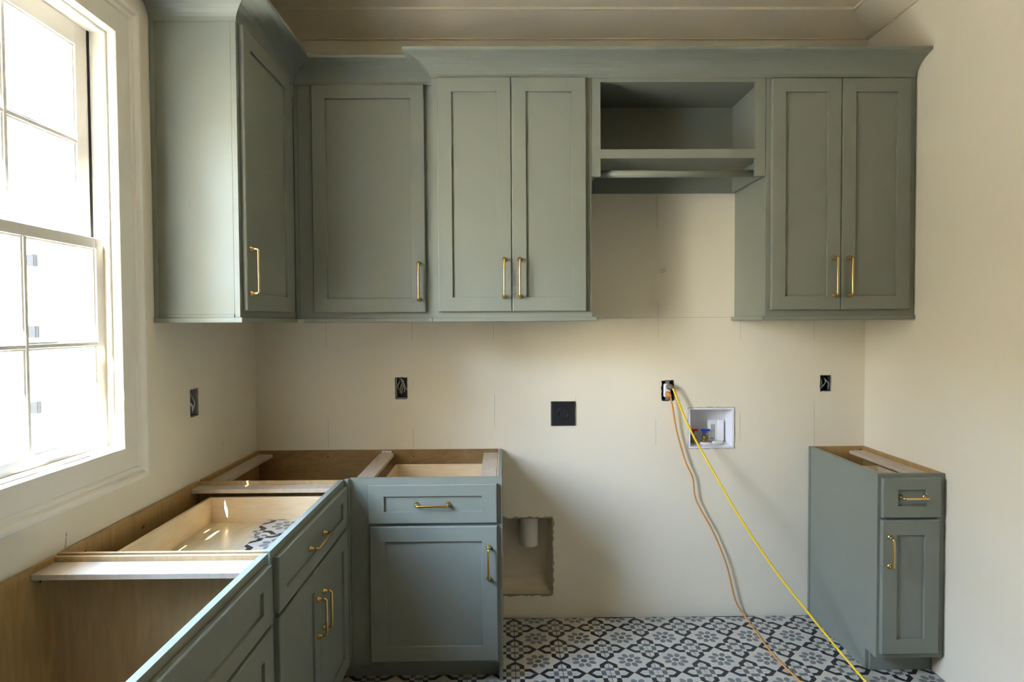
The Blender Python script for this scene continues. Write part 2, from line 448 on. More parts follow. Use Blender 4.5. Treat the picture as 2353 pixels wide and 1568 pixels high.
# casing: profiled picture-frame, mitred sweep (profile: out from opening edge, projection from the wall)
def casing(name, y0, y1, z0, z1, prof, m, parent):
    bm = bmesh.new()
    rings = []
    for w, d in prof:
        rings.append([(d, y0 - w, z0 - w), (d, y1 + w, z0 - w), (d, y1 + w, z1 + w), (d, y0 - w, z1 + w)])
    rings.append(rings[0])
    add_rings(bm, rings); bmesh.ops.remove_doubles(bm, verts=bm.verts[:], dist=1e-6)
    return link(name, bm, m, parent)
def window(nm, WY0, WY1, cas):
    wn = bpy.data.objects.new(nm, None); C.objects.link(wn); wn.location = (0, (WY0 + WY1) / 2, WZ0); ORIG[nm] = wn.location.copy()
    tag(wn, kind='structure')
    ring_frame('jamb', 0.0, -0.155, WY0, WY1, WZ0, WZ1, 0.012, M_TRIM, wn, bev=0)
    if cas:
        casing('casing', WY0, WY1, WZ0, WZ1, [(-0.012, 0.001), (-0.012, 0.018), (-0.009, 0.021), (0.062, 0.021), (0.066, 0.025), (0.072, 0.026), (0.078, 0.024), (0.082, 0.024), (0.090, 0.033), (0.098, 0.036), (0.106, 0.036), (0.110, 0.031), (0.112, 0.001)], M_TRIM, wn)
    MR = 1.775                                   # meeting rail height
    iy0, iy1, iz0, iz1 = WY0 + 0.012, WY1 - 0.012, WZ0 + 0.012, WZ1 - 0.012
    ring_frame('window_stop', -0.008, -0.024, iy0, iy1, iz0, iz1, 0.010, M_TRIM, wn)
    box('gap_shade_strip', -0.0655, -0.0635, iy1 - 0.010, iy1 - 0.0005, MR, iz1, M_SLOT, wn, bev=0)  # black strip standing in for the shaded gap beside the upper sash
    box('window_sill', -0.155, -0.024, iy0, iy1, iz0, iz0 + 0.010, M_TRIM, wn)
    def sash(name, xf, xb, z0, z1, ncol, nrow, st, rb, rt, gt):
        s = ring_frame(name, xf, xb, iy0 + 0.004, iy1 - 0.004, z0, z1, st, M_SASH, wn, rb, rt)
        y0, y1 = iy0 + 0.004 + st, iy1 - 0.004 - st; a0, a1 = z0 + rb, z1 - rt
        ring_frame('glazing_bead', xf - 0.006, xf - 0.014, y0, y1, a0, a1, 0.006, M_SASH, s)
        mw = 0.024
        for k in range(1, ncol):
            y = y0 + (y1 - y0) * k / ncol
            boxes('muntin', [(xf - 0.036, xf - 0.004, y - mw / 2, y + mw / 2, a0, a1), (xf - 0.004, xf - 0.0, y - mw / 4, y + mw / 4, a0, a1)], M_SASH, s)
        for k in range(1, nrow):
            z = a0 + (a1 - a0) * k / nrow
            boxes('muntin', [(xf - 0.035, xf - 0.005, y0, y1, z - mw / 2, z + mw / 2), (xf - 0.005, xf - 0.001, y0, y1, z - mw / 4, z + mw / 4)], M_SASH, s)
        for i in range(ncol):
            for j in range(nrow):
                ya, yb = y0 + (y1 - y0) * i / ncol, y0 + (y1 - y0) * (i + 1) / ncol
                za, zb = a0 + (a1 - a0) * j / nrow, a0 + (a1 - a0) * (j + 1) / nrow
                box('pane', xf - gt - 0.003, xf - gt, ya + 0.004, yb - 0.004, za + 0.004, zb - 0.004, M_GLASS, s, bev=0)
    sash('lower_sash', -0.028, -0.060, iz0 + 0.010, MR + 0.022, 3, 2, 0.042, 0.034, 0.034, 0.016)
    sash('upper_sash', -0.066, -0.098, MR - 0.012, iz1, 3, 2, 0.062, 0.034, 0.068, 0.016)
window('window_1', WY0, WY1, True)
# unseen slotted blocker, added outside to keep the sun off most of the glass
blocker = boxes('light_blocker', [(-0.400, -0.151, -3.62, -3.50, -0.5, 5.6), (-0.565, -0.430, -3.62, -3.50, -0.5, 5.6), (-1.40, -0.775, -3.62, -3.50, -0.5, 5.6)], M_BLOCKER, bev=0); tag(blocker, kind='structure')
blocker = box('light_blocker', -9.0, 1.0, -10.4, -9.4, -0.5, 4.9, M_EXT, bev=0); tag(blocker, kind='structure')  # unseen block, added to hide the low horizon sky
# outside: screen frame / shutter post with hinges
sh = thing('shutter_post', (-0.25, -1.156, 0.9), 'white exterior shutter post with grey hinges outside the window', 'shutter')
box('post', -0.27, -0.23, -1.172, -1.140, 0.90, 2.75, M_EXTW, sh)
for z in (1.255, 1.50, 1.73):
    boxes('hinge', [(-0.262, -0.238, -1.190, -1.1722, z - 0.020, z + 0.020)], M_HINGE, sh, bev=0.002)

# neighbour house and ground outside
gd = box('ground', -30, -0.16, -25, 30, -0.6, -0.45, M_GROUND, bev=0, origin=(-10, 0, -0.45)); tag(gd, kind='structure')
nh = thing('neighbouring_house', (-9.1, 5.4, -0.45), 'pale neighbouring house outside with an eave seen through the window', 'building')
box('wall', -11, -7.3, 3.0, 8.2, -0.45, 5.11, M_EXT, nh, bev=0)
box('wall', -11, -7.3, -6.0, 2.99, -0.45, 4.6, M_EXT, nh, bev=0)  # low unseen part, added to cut light from straight across
box('eave', -11.2, -7.0, 2.7, 8.6, 5.12, 5.5, M_FASCIA, nh, bev=0)
bm = bmesh.new()
v = [bm.verts.new(p) for p in ((-7.0, 2.7, 5.51), (-11.2, 2.7, 5.51), (-9.1, 2.7, 6.0), (-7.0, 8.6, 5.51), (-11.2, 8.6, 5.51), (-9.1, 8.6, 6.0))]
for q in ((0, 1, 2), (3, 5, 4), (0, 2, 5, 3), (2, 1, 4, 5), (0, 3, 4, 1)): bm.faces.new([v[i] for i in q])
link('roof', bm, M_ROOF, nh)

# ------------------------------------------------------------------ cabinets
ZB, ZU, ZR = 1.545, 2.606, 1.527       # upper box bottom, top of the doors zone, bottom of light rail
ZD0, ZD1 = 1.572, 2.609

def upper(name, label, group, x0, x1, yf, fr_holes, z0=ZB, interior=False):
    t = thing(name, ((x0 + x1) / 2, yf / 2, z0), label, 'cabinet', group)
    pt = 0.016; g = 0.0006; zt = 2.66
    box('side_panel', x0 + g, x0 + pt, -0.002, yf + 0.019, z0, zt, M_CAB, t)
    box('side_panel', x1 - pt, x1 - g, -0.002, yf + 0.019, z0, zt, M_CAB, t)
    box('back_panel', x0 + pt, x1 - pt, -0.002, -0.012, z0, zt, M_CAB, t, bev=0)
    box('top_panel', x0 + pt, x1 - pt, -0.012, yf + 0.019, zt - 0.018, zt - 0.002, M_CAB, t, bev=0)
    plate('face_frame', Plane('f', yf), 0.019, [(x0 + g, x1 - g, z0, zt)], fr_holes, M_CAB, t)
    return t

def light_rail(t, segs):
    for i, (a, b, c, d) in enumerate(segs):
        box('light_rail', a, b, c, d, ZR, ZR + 0.019, M_CAB, t, bev=0.002)

YM = -0.39; PM = Plane('f', YM); YBf = -0.305
# M1: wide two-door cabinet
m1 = upper('upper_cabinet', 'two-door sage upper cabinet hung left of the open cubby', 'sage upper cabinets', 0.950, 1.664, YM, [(0.99, 1.62, 1.59, 2.58)])
box('bottom_panel', 0.967, 1.647, -0.012, YM + 0.019, 1.556, 1.572, M_CAB, m1)
light_rail(m1, [(0.9495, 1.684, YM - 0.012, -0.002), (0.932, 0.949, YM - 0.012, YBf - 0.014)])
shaker('door', PM, 0.977, 1.304, ZD0, ZD1, m1, hnd=(1.271, 1.720, 'z', 0.165, True))
shaker('door', PM, 1.3065, 1.638, ZD0, ZD1, m1, hnd=(1.340, 1.720, 'z', 0.165, True))
# M2: open cubby
zb2 = 2.174
m2 = thing('open_cubby_cabinet', (2.054, -0.2, zb2), 'doorless sage wall cubby with shelf and hanging rod between two door cabinets', 'cabinet', 'sage upper cabinets')
x0, x1 = 1.665, 2.4455
box('side_panel', x0, x0 + 0.016, -0.002, YM + 0.019, zb2, 2.66, M_CAB, m2)
box('side_panel', x1 - 0.016, x1, -0.002, YM + 0.019, zb2, 2.66, M_CAB, m2)
box('back_panel', x0 + 0.016, x1 - 0.016, -0.002, -0.014, zb2, 2.66, M_CAB, m2, bev=0)
box('top_panel', x0 + 0.016, x1 - 0.016, -0.014, YM + 0.019, 2.604, 2.62, M_CAB, m2, bev=0)
box('shelf', x0 + 0.016, x1 - 0.016, -0.014, YM + 0.019, 2.256, 2.274, M_CAB, m2)
plate('face_frame', PM, 0.019, [(x0, x1, zb2, 2.66)], [(1.704, 2.400, 2.294, 2.592), (1.704, 2.400, 2.0, 2.254)], M_CAB, m2)
bm = bmesh.new(); add_tube(bm, [(x0 + 0.016, -0.335, 2.197), (x1 - 0.016, -0.335, 2.197)], 0.0165, 20)
link('hanging_rod', bm, M_CAB, m2, smooth=True)
# M3: right cabinet
m3 = upper('upper_cabinet', 'two-door sage upper cabinet at the right wall with its left side showing', 'sage upper cabinets', 2.447, 3.124, YM, [(2.49, 3.08, 1.59, 2.58)])
box('bottom_panel', 2.464, 3.107, -0.012, YM + 0.019, 1.556, 1.572, M_CAB, m3)
light_rail(m3, [(2.430, 3.124, YM - 0.012, -0.002)])
shaker('door', PM, 2.468, 2.780, ZD0, ZD1 - 0.006, m3, stile=0.062, hnd=(2.751, 1.720, 'z', 0.165, True))
shaker('door', PM, 2.7825, 3.092, ZD0, ZD1 - 0.006, m3, stile=0.062, hnd=(2.818, 1.720, 'z', 0.165, True))
# B: corner cabinet on the back wall
YBf = -0.305; PB = Plane('f', YBf)
b1 = upper('upper_cabinet', 'single-door sage upper cabinet next to the inside corner, set back', 'sage upper cabinets', 0.330, 0.9485, YBf, [(0.42, 0.90, 1.59, 2.58)])
box('bottom_panel', 0.347, 0.932, -0.012, YBf + 0.019, 1.556, 1.572, M_CAB, b1)
light_rail(b1, [(0.347, 0.931, YBf - 0.012, -0.002)])
shaker('door', PB, 0.397, 0.910, ZD0, ZD1, b1, hnd=(0.881, 1.712, 'z', 0.165, True))
# A: cabinet on the window wall
XA = 0.309; PA = Plane('r', XA); YA = -0.925
a1 = thing('upper_cabinet', (XA / 2, -0.6, ZB), 'tall-sided sage upper cabinet on the window wall with a bare end panel', 'cabinet', 'sage upper cabinets')
box('end_panel', 0.002, XA - 0.019, YA, YA + 0.016, ZB, 2.66, M_CAB, a1)
box('scribe_strip', 0.002, 0.018, YA - 0.005, YA, ZB, 2.66, M_CAB, a1)
box('bottom_strip', 0.018, XA - 0.019, YA - 0.004, YA, ZB, ZB + 0.012, M_CAB, a1)
box('back_panel', 0.002, 0.012, YA + 0.016, -0.002, ZB, 2.66, M_CAB, a1, bev=0)
box('side_panel', 0.012, XA - 0.019, -0.016, -0.002, ZB, 2.66, M_CAB, a1)
box('bottom_panel', 0.012, XA - 0.019, YA + 0.016, -0.016, 1.556, 1.572, M_CAB, a1)
plate('face_frame', PA, 0.019, [(YA, YBf - 0.001, ZB, 2.66)], [(-0.88, -0.44, 1.59, 2.58)], M_CAB, a1)
light_rail(a1, [(-0.0 + 0.002, XA + 0.012, YA - 0.012, YBf - 0.013)])
shaker('door', PA, -0.903, -0.398, ZD0, ZD1, a1, stile=0.066, hnd=(-0.872, 1.718, 'z', 0.165, True))
box('filler_strip', XA + 0.001, 0.329, -0.302, -0.286, ZB, 2.62, M_CAB, a1)

# cabinet crowns
cove = [(0.0, 0.0), (0.004, 0.0)]
for k in range(9):
    t = k / 8 * math.radians(68)
    cove.append((0.004 + 0.103 * (1 - math.cos(t)) / (1 - math.cos(math.radians(68))), 0.004 + 0.076 * math.sin(t) / math.sin(math.radians(68))))
cove += [(0.110, 0.082), (0.110, 0.094), (0.0, 0.094)]
k1 = sweep('crown_molding', [(0.950, YBf - 0.0, 2.609), (0.950, YM, 2.609), (3.124, YM, 2.609)], cove, M_CAB, side=1)
tag(k1, 'long sage crown moulding over the three right-hand upper cabinets', 'moulding', 'cabinet crown mouldings')
k2 = sweep('crown_molding', [(0.002, YA, 2.609), (XA, YA, 2.609), (XA, YBf, 2.609), (0.949, YBf, 2.609)], cove, M_CAB, side=1)
tag(k2, 'sage crown moulding wrapping the window-wall and corner upper cabinets', 'moulding', 'cabinet crown mouldings')

# ---- base cabinets
ZC = 0.876; YF = -0.61; PF = Plane('f', YF)
DR0, DR1, DO0, DO1 = 0.688, 0.852, 0.106, 0.676
# corner base cabinet on the back wall
c1 = thing('base_cabinet', (0.63, -0.3, 0), 'corner sage base cabinet on the back wall with one drawer over one door, top open', 'cabinet', 'open-topped base cabinets')
XB = 1.256
box('side_panel', XB - 0.016, XB - 0.0008, -0.004, YF + 0.019, 0.0, ZC, M_CAB, c1)
box('inner_side_liner', XB - 0.022, XB - 0.0165, -0.014, YF + 0.019, 0.11, ZC - 0.001, M_EDGE, c1, bev=0)
box('back_panel', 0.016, XB - 0.022, -0.003, -0.013, 0.05, ZC, M_BACK, c1, bev=0)
box('side_panel', 0.002, 0.015, -0.003, YF - 0.005, 0.05, ZC, M_PLYH, c1, bev=0)
box('bottom_panel', 0.016, XB - 0.022, -0.014, YF + 0.019, 0.095, 0.11, M_PLY, c1, bev=0)
box('divider', 0.600, 0.612, -0.40, YF + 0.019, 0.11, ZC - 0.05, M_PLYH, c1, bev=0)
plate('face_frame', PF, 0.019, [(0.622, XB, 0.090, ZC)], [(0.72, XB - 0.04, 0.70, 0.83), (0.72, XB - 0.04, 0.13, 0.66)], M_CAB, c1)
box('toe_kick', 0.56, XB - 0.017, YF + 0.070, YF + 0.083, 0.0, 0.089, M_CAB, c1, bev=0)
ST0, ST1 = ZC - 0.030, ZC - 0.014
box('stretcher', 0.632, 0.705, -0.030, YF + 0.020, ST0, ST1, M_STRIP, c1)
box('stretcher', 1.162, 1.232, -0.030, YF + 0.020, ST0, ST1, M_STRIP, c1)
box('stretcher', 0.022, 0.092, -0.030, -0.596, ST0, ST1, M_STRIP, c1)
lab = box('paper_label', 0.640, 0.690, -0.0145, -0.0135, ZC - 0.030, ZC - 0.004, M_PAPER, c1, bev=0)
bm = bmesh.new()
random.seed(8)
for cxx in (0.655, 0.676):
    for k in range(7):
        ang = random.random() * 6.28; add_box(bm, cxx + 0.005 * math.cos(ang) - .002, cxx + 0.005 * math.cos(ang) + .002, -0.0150, -0.0147, ZC - 0.018 + 0.006 * math.sin(ang) - .001, ZC - 0.018 + 0.006 * math.sin(ang) + .001)
link('print', bm, M_INK, lab)
def drawer_box(parent, x0, x1, y0, y1, z0, z1):
    t = 0.013; bm = bmesh.new()
    add_box(bm, x0, x0 + t, y0, y1, z0, z1, 0.0015); add_box(bm, x1 - t, x1, y0, y1, z0, z1, 0.0015)
    add_box(bm, x0 + t, x1 - t, y0, y0 + t, z0, z1, 0.0015); add_box(bm, x0 + t, x1 - t, y1 - t, y1, z0, z1, 0.0015)
    d = link('drawer_box', bm, M_DRAW, parent)
    return d
d = shaker('drawer', PF, 0.702, 1.235, DR0, DR1, c1, rail=0.050, hnd=(0.966, 0.766, 'a', 0.132, False))
drawer_box(d, 0.722, 1.222, -0.590, -0.085, 0.715, 0.818)
box('drawer_bottom', 0.735, 1.209, -0.577, -0.098, 0.722, 0.728, M_DRAWB, d, bev=0)
shaker('door', PF, 0.705, 1.235, DO0, DO1, c1, hnd=(1.199, 0.522, 'z', 0.130, True))

# left run (fronts face +x)
XF = 0.602; PL = Plane('r', XF)
def left_cab(label, y0, y1, full):
    t = thing('base_cabinet', (0.3, (y0 + y1) / 2, 0), label, 'cabinet', 'open-topped base cabinets')
    box('side_panel', 0.003, XF - 0.019, y1 - 0.013, y1 - 0.001, 0.0, ZC, M_PLY, t, bev=0.0006)
    box('side_panel', 0.003, XF - 0.019, y0 + 0.001, y0 + 0.013, 0.0, ZC, M_PLY, t, bev=0.0006)
    box('back_panel', 0.003, 0.015, y0 + 0.013, y1 - 0.013, 0.05, ZC, M_PLYH, t, bev=0)
    box('bottom_panel', 0.015, XF - 0.019, y0 + 0.013, y1 - 0.013, 0.095, 0.11, M_PLYH, t, bev=0)
    box('toe_kick', XF - 0.083, XF - 0.070, y0, y1, 0.0, 0.089, M_CAB, t, bev=0)
    plate('face_frame', PL, 0.019, [(y0, y1, 0.090, ZC)], [(y0 + 0.04, y1 - 0.04, 0.70, 0.83), (y0 + 0.04, y1 - 0.04, 0.13, 0.66)], M_CAB, t)
    return t
l1 = left_cab('sage base cabinet under the window with patterned tiles in its open drawer', -1.462, -0.632, True)
box('stretcher', 0.016, XF - 0.020, -0.720, -0.648, ST0, ST1, M_STRIP, l1)
d = shaker('drawer', PL, -1.443, -0.652, DR0, DR1, l1, rail=0.050, hnd=(-1.050, 0.766, 'a', 0.165, False))
drawer_box(d, 0.080, 0.583, -1.420, -0.700, 0.715, 0.828)
box('drawer_bottom', 0.093, 0.570, -1.407, -0.713, 0.720, 0.727, M_DRAWB, d, bev=0)
shaker('door', PL, -1.443, -1.049, DO0, DO1, l1, hnd=(-1.081, 0.508, 'z', 0.130, True))
shaker('door', PL, -1.046, -0.652, DO0, DO1, l1, hnd=(-1.014, 0.508, 'z', 0.130, True))
box('corner_post', 0.603, 0.621, -0.632, YF - 0.0005, 0.09, ZC, M_CAB, l1)
l2 = left_cab('nearest sage base cabinet, deep and empty inside, with a false drawer front', -2.42, -1.476, False)
box('stretcher', 0.016, XF - 0.020, -1.580, -1.490, ST0, ST1, M_STRIP, l2)
shaker('drawer_front', PL, -2.400, -1.498, DR0, DR1, l2, rail=0.050)
shaker('door', PL, -2.400, -1.951, DO0, DO1, l2, hnd=(-1.984, 0.508, 'z', 0.130, True))
shaker('door', PL, -1.948, -1.498, DO0, DO1, l2, hnd=(-1.915, 0.508, 'z', 0.130, True))

# right base cabinet
r1 = thing('base_cabinet', (2.98, -0.3, 0), 'narrow sage base cabinet alone at the right wall with one drawer over one door', 'cabinet', 'open-topped base cabinets')
xr0, xr1 = 2.838, 3.122
bm = bmesh.new()     # side panel with the toe notch
prof = [(-0.004, 0.0), (-0.004, ZC), (YF + 0.019, ZC), (YF + 0.019, 0.09), (YF + 0.083, 0.09), (YF + 0.083, 0.0)]
A = [bm.verts.new((xr0, y, z)) for y, z in prof]; B = [bm.verts.new((xr0 + 0.014, y, z)) for y, z in prof]
bm.faces.new(A); bm.faces.new(B)
for i in range(6): bm.faces.new((A[i], A[(i + 1) % 6], B[(i + 1) % 6], B[i]))
link('side_panel', bm, M_CAB, r1)
box('side_liner', xr0 + 0.0145, xr0 + 0.019, -0.014, YF + 0.019, 0.11, ZC, M_EDGE, r1, bev=0)
box('scribe_strip', xr0 - 0.004, xr0 - 0.0003, -0.004, -0.020, 0.0, ZC, M_CAB, r1, bev=0)
box('side_panel', xr1 - 0.013, xr1, -0.014, YF + 0.019, 0.09, ZC, M_PLYH, r1)
box('back_panel', xr0 + 0.019, xr1 - 0.001, -0.003, -0.013, 0.05, ZC, M_PLYH, r1, bev=0)
box('bottom_panel', xr0 + 0.019, xr1 - 0.013, -0.014, YF + 0.019, 0.095, 0.11, M_PLY, r1, bev=0)
box('stretcher', 3.020, 3.098, -0.050, YF + 0.020, ST0, ST1, M_STRIP, r1)
box('stretcher', xr0 + 0.019, xr0 + 0.04, -0.060, YF + 0.020, ST0 - 0.02, ST1 - 0.02, M_PLYH, r1)
plate('face_frame', PF, 0.019, [(xr0 - 0.001, xr1, 0.090, ZC)], [(xr0 + 0.04, xr1 - 0.04, 0.70, 0.83), (xr0 + 0.04, xr1 - 0.04, 0.13, 0.66)], M_CAB, r1)
box('toe_kick', xr0 + 0.015, xr1 - 0.002, YF + 0.070, YF + 0.083, 0.0, 0.089, M_CAB, r1, bev=0)
d = shaker('drawer', PF, 2.850, 3.097, 0.694, 0.862, r1, rail=0.050, hnd=(2.978, 0.780, 'a', 0.105, False))
drawer_box(d, 2.872, 3.085, -0.590, -0.200, 0.715, 0.818)
box('drawer_bottom', 2.885, 3.072, -0.577, -0.213, 0.722, 0.728, M_DRAWB, d, bev=0)
shaker('door', PF, 2.848, 3.092, 0.114, 0.684, r1, hnd=(2.879, 0.552, 'z', 0.122, True))

# spare patterned tiles in the drawer
def spare(x, y, z, rz, label):
    me = tile_mesh(0, TP, 0, TP)
    o = bpy.data.objects.new('floor_tile', me); C.objects.link(o); o.location = (x, y, z + 0.009); o.rotation_euler = (0, 0, rz)
    return tag(o, label, 'tile', 'spare floor tiles in the drawer')
spare(0.345, -1.098, 0.7275, 0.0, 'patterned tile flat in the drawer, the one nearer the dividing panel')
spare(0.312, -0.886, 0.7280, math.radians(-2), 'patterned tile flat in the drawer, the farther and fuller one')

# ------------------------------------------------------------------ things set in the walls
def ragged(name, pl, a0, a1, z0, z1, parent, w=0.004, n=9, seed=1, m=None):
    """torn paper edge round a cut-out: a thin uneven ring on the wall face"""
    rnd = random.Random(seed); bm = bmesh.new(); per = []
    for k in range(n): per.append((a0 + (a1 - a0) * k / n, z0, 0, -1))
    for k in range(n): per.append((a1, z0 + (z1 - z0) * k / n, 1, 0))
    for k in range(n): per.append((a1 - (a1 - a0) * k / n, z1, 0, 1))
    for k in range(n): per.append((a0, z1 - (z1 - z0) * k / n, -1, 0))
    i_, o_, f2 = [], [], []
    for a, z, da, dz in per:
        e = w * rnd.uniform(0.05, 1.0)
        i_.append(pl.p(a - da * 0.0005, z - dz * 0.0005, 0.0004)); o_.append(pl.p(a + da * e, z + dz * e, 0.0005)); f2.append(pl.p(a - da * 0.0005, z - dz * 0.0005, -0.006))
    add_rings(bm, [f2, i_, o_])
    return link(name, bm, m or M_RAG, parent)

def elec_box(name, pl, a0, a1, z0, z1, label, m, seed, depth=0.06, inset=0.003):
    """open rough-in box let into the wall: shell > wires"""
    t = thing(name, pl.p((a0 + a1) / 2, z0, 0), label, 'junction box', 'open electrical boxes')
    bm = bmesh.new()
    add_rings(bm, [rect(pl, a0, a1, z0, z1, 0.0008, -0.004), rect(pl, a0, a1, z0, z1, inset, -0.004), rect(pl, a0, a1, z0, z1, inset, -depth + 0.002)])
    bm.verts.ensure_lookup_table(); bm.faces.new(bm.verts[8:12])
    link('shell', bm, m, t)
    ragged('torn_edge', pl, a0, a1, z0, z1, t, seed=seed)
    return t
PB0, PL0 = Plane('f', 0.0), Plane('r', 0.0)
e1 = elec_box('electrical_box', PB0, 0.710, 0.771, 1.135, 1.245, 'open black electrical box full of pale wires above the corner base cabinet', M_BOXD, 1)
def wire(pl, pts, parent, m=M_WIRE, r=0.0022, name='wire'):
    return tube(name, smooth_path([pl.p(*p) for p in pts], 6), r, m, parent, 8)
wire(PB0, [(0.722, 1.222, -0.05), (0.728, 1.236, -0.02), (0.745, 1.232, -0.006), (0.756, 1.205, -0.010), (0.764, 1.180, -0.02)], e1)
wire(PB0, [(0.745, 1.225, -0.045), (0.732, 1.222, -0.012), (0.721, 1.200, -0.008), (0.724, 1.180, -0.03)], e1)
wire(PB0, [(0.742, 1.224, -0.05), (0.740, 1.210, -0.014), (0.734, 1.185, -0.010), (0.732, 1.165, -0.02)], e1)
wire(PB0, [(0.748, 1.226, -0.05), (0.750, 1.205, -0.016), (0.756, 1.182, -0.012), (0.752, 1.168, -0.02)], e1)
wire(PB0, [(0.738, 1.228, -0.05), (0.744, 1.200, -0.020), (0.742, 1.175, -0.016), (0.738, 1.160, -0.02)], e1)
wire(PB0, [(0.716, 1.240, -0.01), (0.714, 1.200, -0.006), (0.7155, 1.142, -0.008)], e1, r=0.0018)
wire(PB0, [(0.716, 1.140, -0.006), (0.745, 1.139, -0.004), (0.768, 1.140, -0.006)], e1, r=0.0016)
e2 = elec_box('electrical_box', PB0, 2.894, 2.949, 1.160, 1.242, 'open black electrical box with dark wires near the right corner', M_BOXD, 2)
wire(PB0, [(2.906, 1.236, -0.03), (2.904, 1.215, -0.008), (2.905, 1.190, -0.008), (2.902, 1.168, -0.02)], e2, M_BOXG, 0.0035)
wire(PB0, [(2.938, 1.232, -0.04), (2.926, 1.206, -0.010), (2.912, 1.186, -0.008), (2.902, 1.166, -0.02)], e2, M_BOXG, 0.003)
wire(PB0, [(2.920, 1.238, -0.04), (2.930, 1.215, -0.014), (2.942, 1.200, -0.01), (2.944, 1.170, -0.02)], e2, M_BOXG, 0.004)
e3 = elec_box('electrical_box', PL0, -0.678, -0.612, 1.146, 1.257, 'open grey electrical box on the window wall left of the corner', M_BOXG, 3, depth=0.05)
wire(PL0, [(-0.655, 1.230, -0.045), (-0.668, 1.205, -0.01), (-0.650, 1.185, -0.006), (-0.635, 1.162, -0.02)], e3, M_WIRE, 0.004)
wire(PL0, [(-0.630, 1.245, -0.03), (-0.628, 1.200, -0.008), (-0.632, 1.155, -0.02)], e3, M_WIRE, 0.003)
wire(PL0, [(-0.672, 1.190, -0.01), (-0.660, 1.175, -0.006), (-0.655, 1.155, -0.01)], e3, M_WIREB, 0.003)

# duplex receptacle with the two cords
e4 = thing('wall_outlet', (2.107, 0, 1.119), 'uncovered white wall outlet in a black box with two plugs in it', 'outlet')
bm = bmesh.new(); add_rings(bm, [rect(PB0, 2.077, 2.137, 1.119, 1.219, 0.0008, -0.003), rect(PB0, 2.077, 2.137, 1.119, 1.219, 0.003, -0.003), rect(PB0, 2.077, 2.137, 1.119, 1.219, 0.003, -0.05)])
bm.verts.ensure_lookup_table(); bm.faces.new(bm.verts[8:12]); link('box', bm, M_BLACK, e4)
ragged('torn_edge', PB0, 2.077, 2.137, 1.119, 1.219, e4, seed=5, w=0.005, m=M_BLK2)
bm = bmesh.new(); add_box(bm, 2.086, 2.122, -0.005, 0.020, 1.134, 1.204, 0.005); link('receptacle', bm, M_WHITE, e4)
for zs in (1.121, 1.204): box('mounting_strap', 2.094, 2.116, -0.001, 0.001, zs, zs + 0.013, M_STEEL, e4, bev=0)

def cord(name, label, pts, r, m, plug_pts, plug_r, pm):
    t = thing(name, pts[0], label, 'extension cord', 'extension cords')
    tube('cable', smooth_path(pts, 8), r, m, t, 10)
    tube('plug', plug_pts, plug_r, pm, t, 14)
    return t
cord('extension_cord', 'yellow extension cord hanging slantwise from the outlet to the floor',
     [(2.122, -0.040, 1.187), (2.189, -0.07, 1.006), (2.273, -0.12, 0.829), (2.400, -0.22, 0.575), (2.523, -0.33, 0.362), (2.615, -0.44, 0.226), (2.664, -0.50, 0.156), (2.718, -0.58, 0.081), (2.767, -0.66, 0.016), (2.785, -0.72, 0.0055), (2.79, -0.80, 0.0055), (2.80, -1.05, 0.0055), (2.74, -1.40, 0.0055), (2.70, -1.9, 0.0055)],
     0.0052, M_YEL, [(2.113, -0.006, 1.189), (2.114, -0.022, 1.188), (2.118, -0.034, 1.189), (2.127, -0.042, 1.186)], [0.0165, 0.0165, 0.011, 0.006], mat('brown_plug', (0.16, 0.12, 0.08), 0.5))
cord('extension_cord', 'thin orange extension cord dropping down the wall and out over the tiles',
     [(2.112, -0.030, 1.145), (2.124, -0.030, 1.089), (2.146, -0.026, 0.966), (2.191, -0.026, 0.809), (2.229, -0.026, 0.719), (2.247, -0.026, 0.607), (2.337, -0.026, 0.437), (2.405, -0.026, 0.267), (2.451, -0.026, 0.086), (2.498, -0.034, 0.0045), (2.488, -0.23, 0.0045), (2.484, -0.431, 0.0045), (2.506, -0.635, 0.0045), (2.54, -0.90, 0.0045), (2.52, -1.4, 0.0045), (2.5, -1.9, 0.0045)],
     0.0040, M_ORA, [(2.104, -0.006, 1.152), (2.106, -0.022, 1.150), (2.110, -0.031, 1.146), (2.114, -0.036, 1.138)], [0.0135, 0.0135, 0.009, 0.005], M_ORAP)

# dryer receptacle
p1 = thing('dryer_outlet', (1.566, 0, 0.992), 'square black dryer outlet plate on the back wall', 'outlet')
PP = Plane('f', 0.0)
bm = bmesh.new(); add_rings(bm, [rect(PP, 1.505, 1.629, 0.993, 1.117, 0, 0.0005), rect(PP, 1.505, 1.629, 0.993, 1.117, 0, 0.007), rect(PP, 1.505, 1.629, 0.993, 1.117, 0.006, 0.011)])
bm.verts.ensure_lookup_table(); bm.faces.new(bm.verts[8:12]); bm.faces.new(bm.verts[0:4]); link('plate', bm, M_BLACK, p1)
bm = bmesh.new()
cc = (1.566, 1.057)
prof = [(0.030, 0.011), (0.0295, 0.016), (0.0275, 0.0175), (0.0255, 0.016), (0.0252, 0.0125)]
rings = [[PP.p(cc[0] + r * math.cos(k * math.pi / 16), cc[1] + r * math.sin(k * math.pi / 16), dd) for k in range(32)] for r, dd in prof]
vr = add_rings(bm, rings); bm.faces.new(vr[-1])
sk = link('socket', bm, M_BLK2, p1, smooth=False)
for (a, z, w, h) in ((1.566, 1.074, 0.004, 0.006), (1.5475, 1.057, 0.003, 0.008), (1.5845, 1.057, 0.003, 0.008), (1.566, 1.038, 0.003, 0.005)):
    box('slot', a - w, a + w, -0.0127, -0.0120, z - h, z + h, M_SLOT, sk, bev=0)

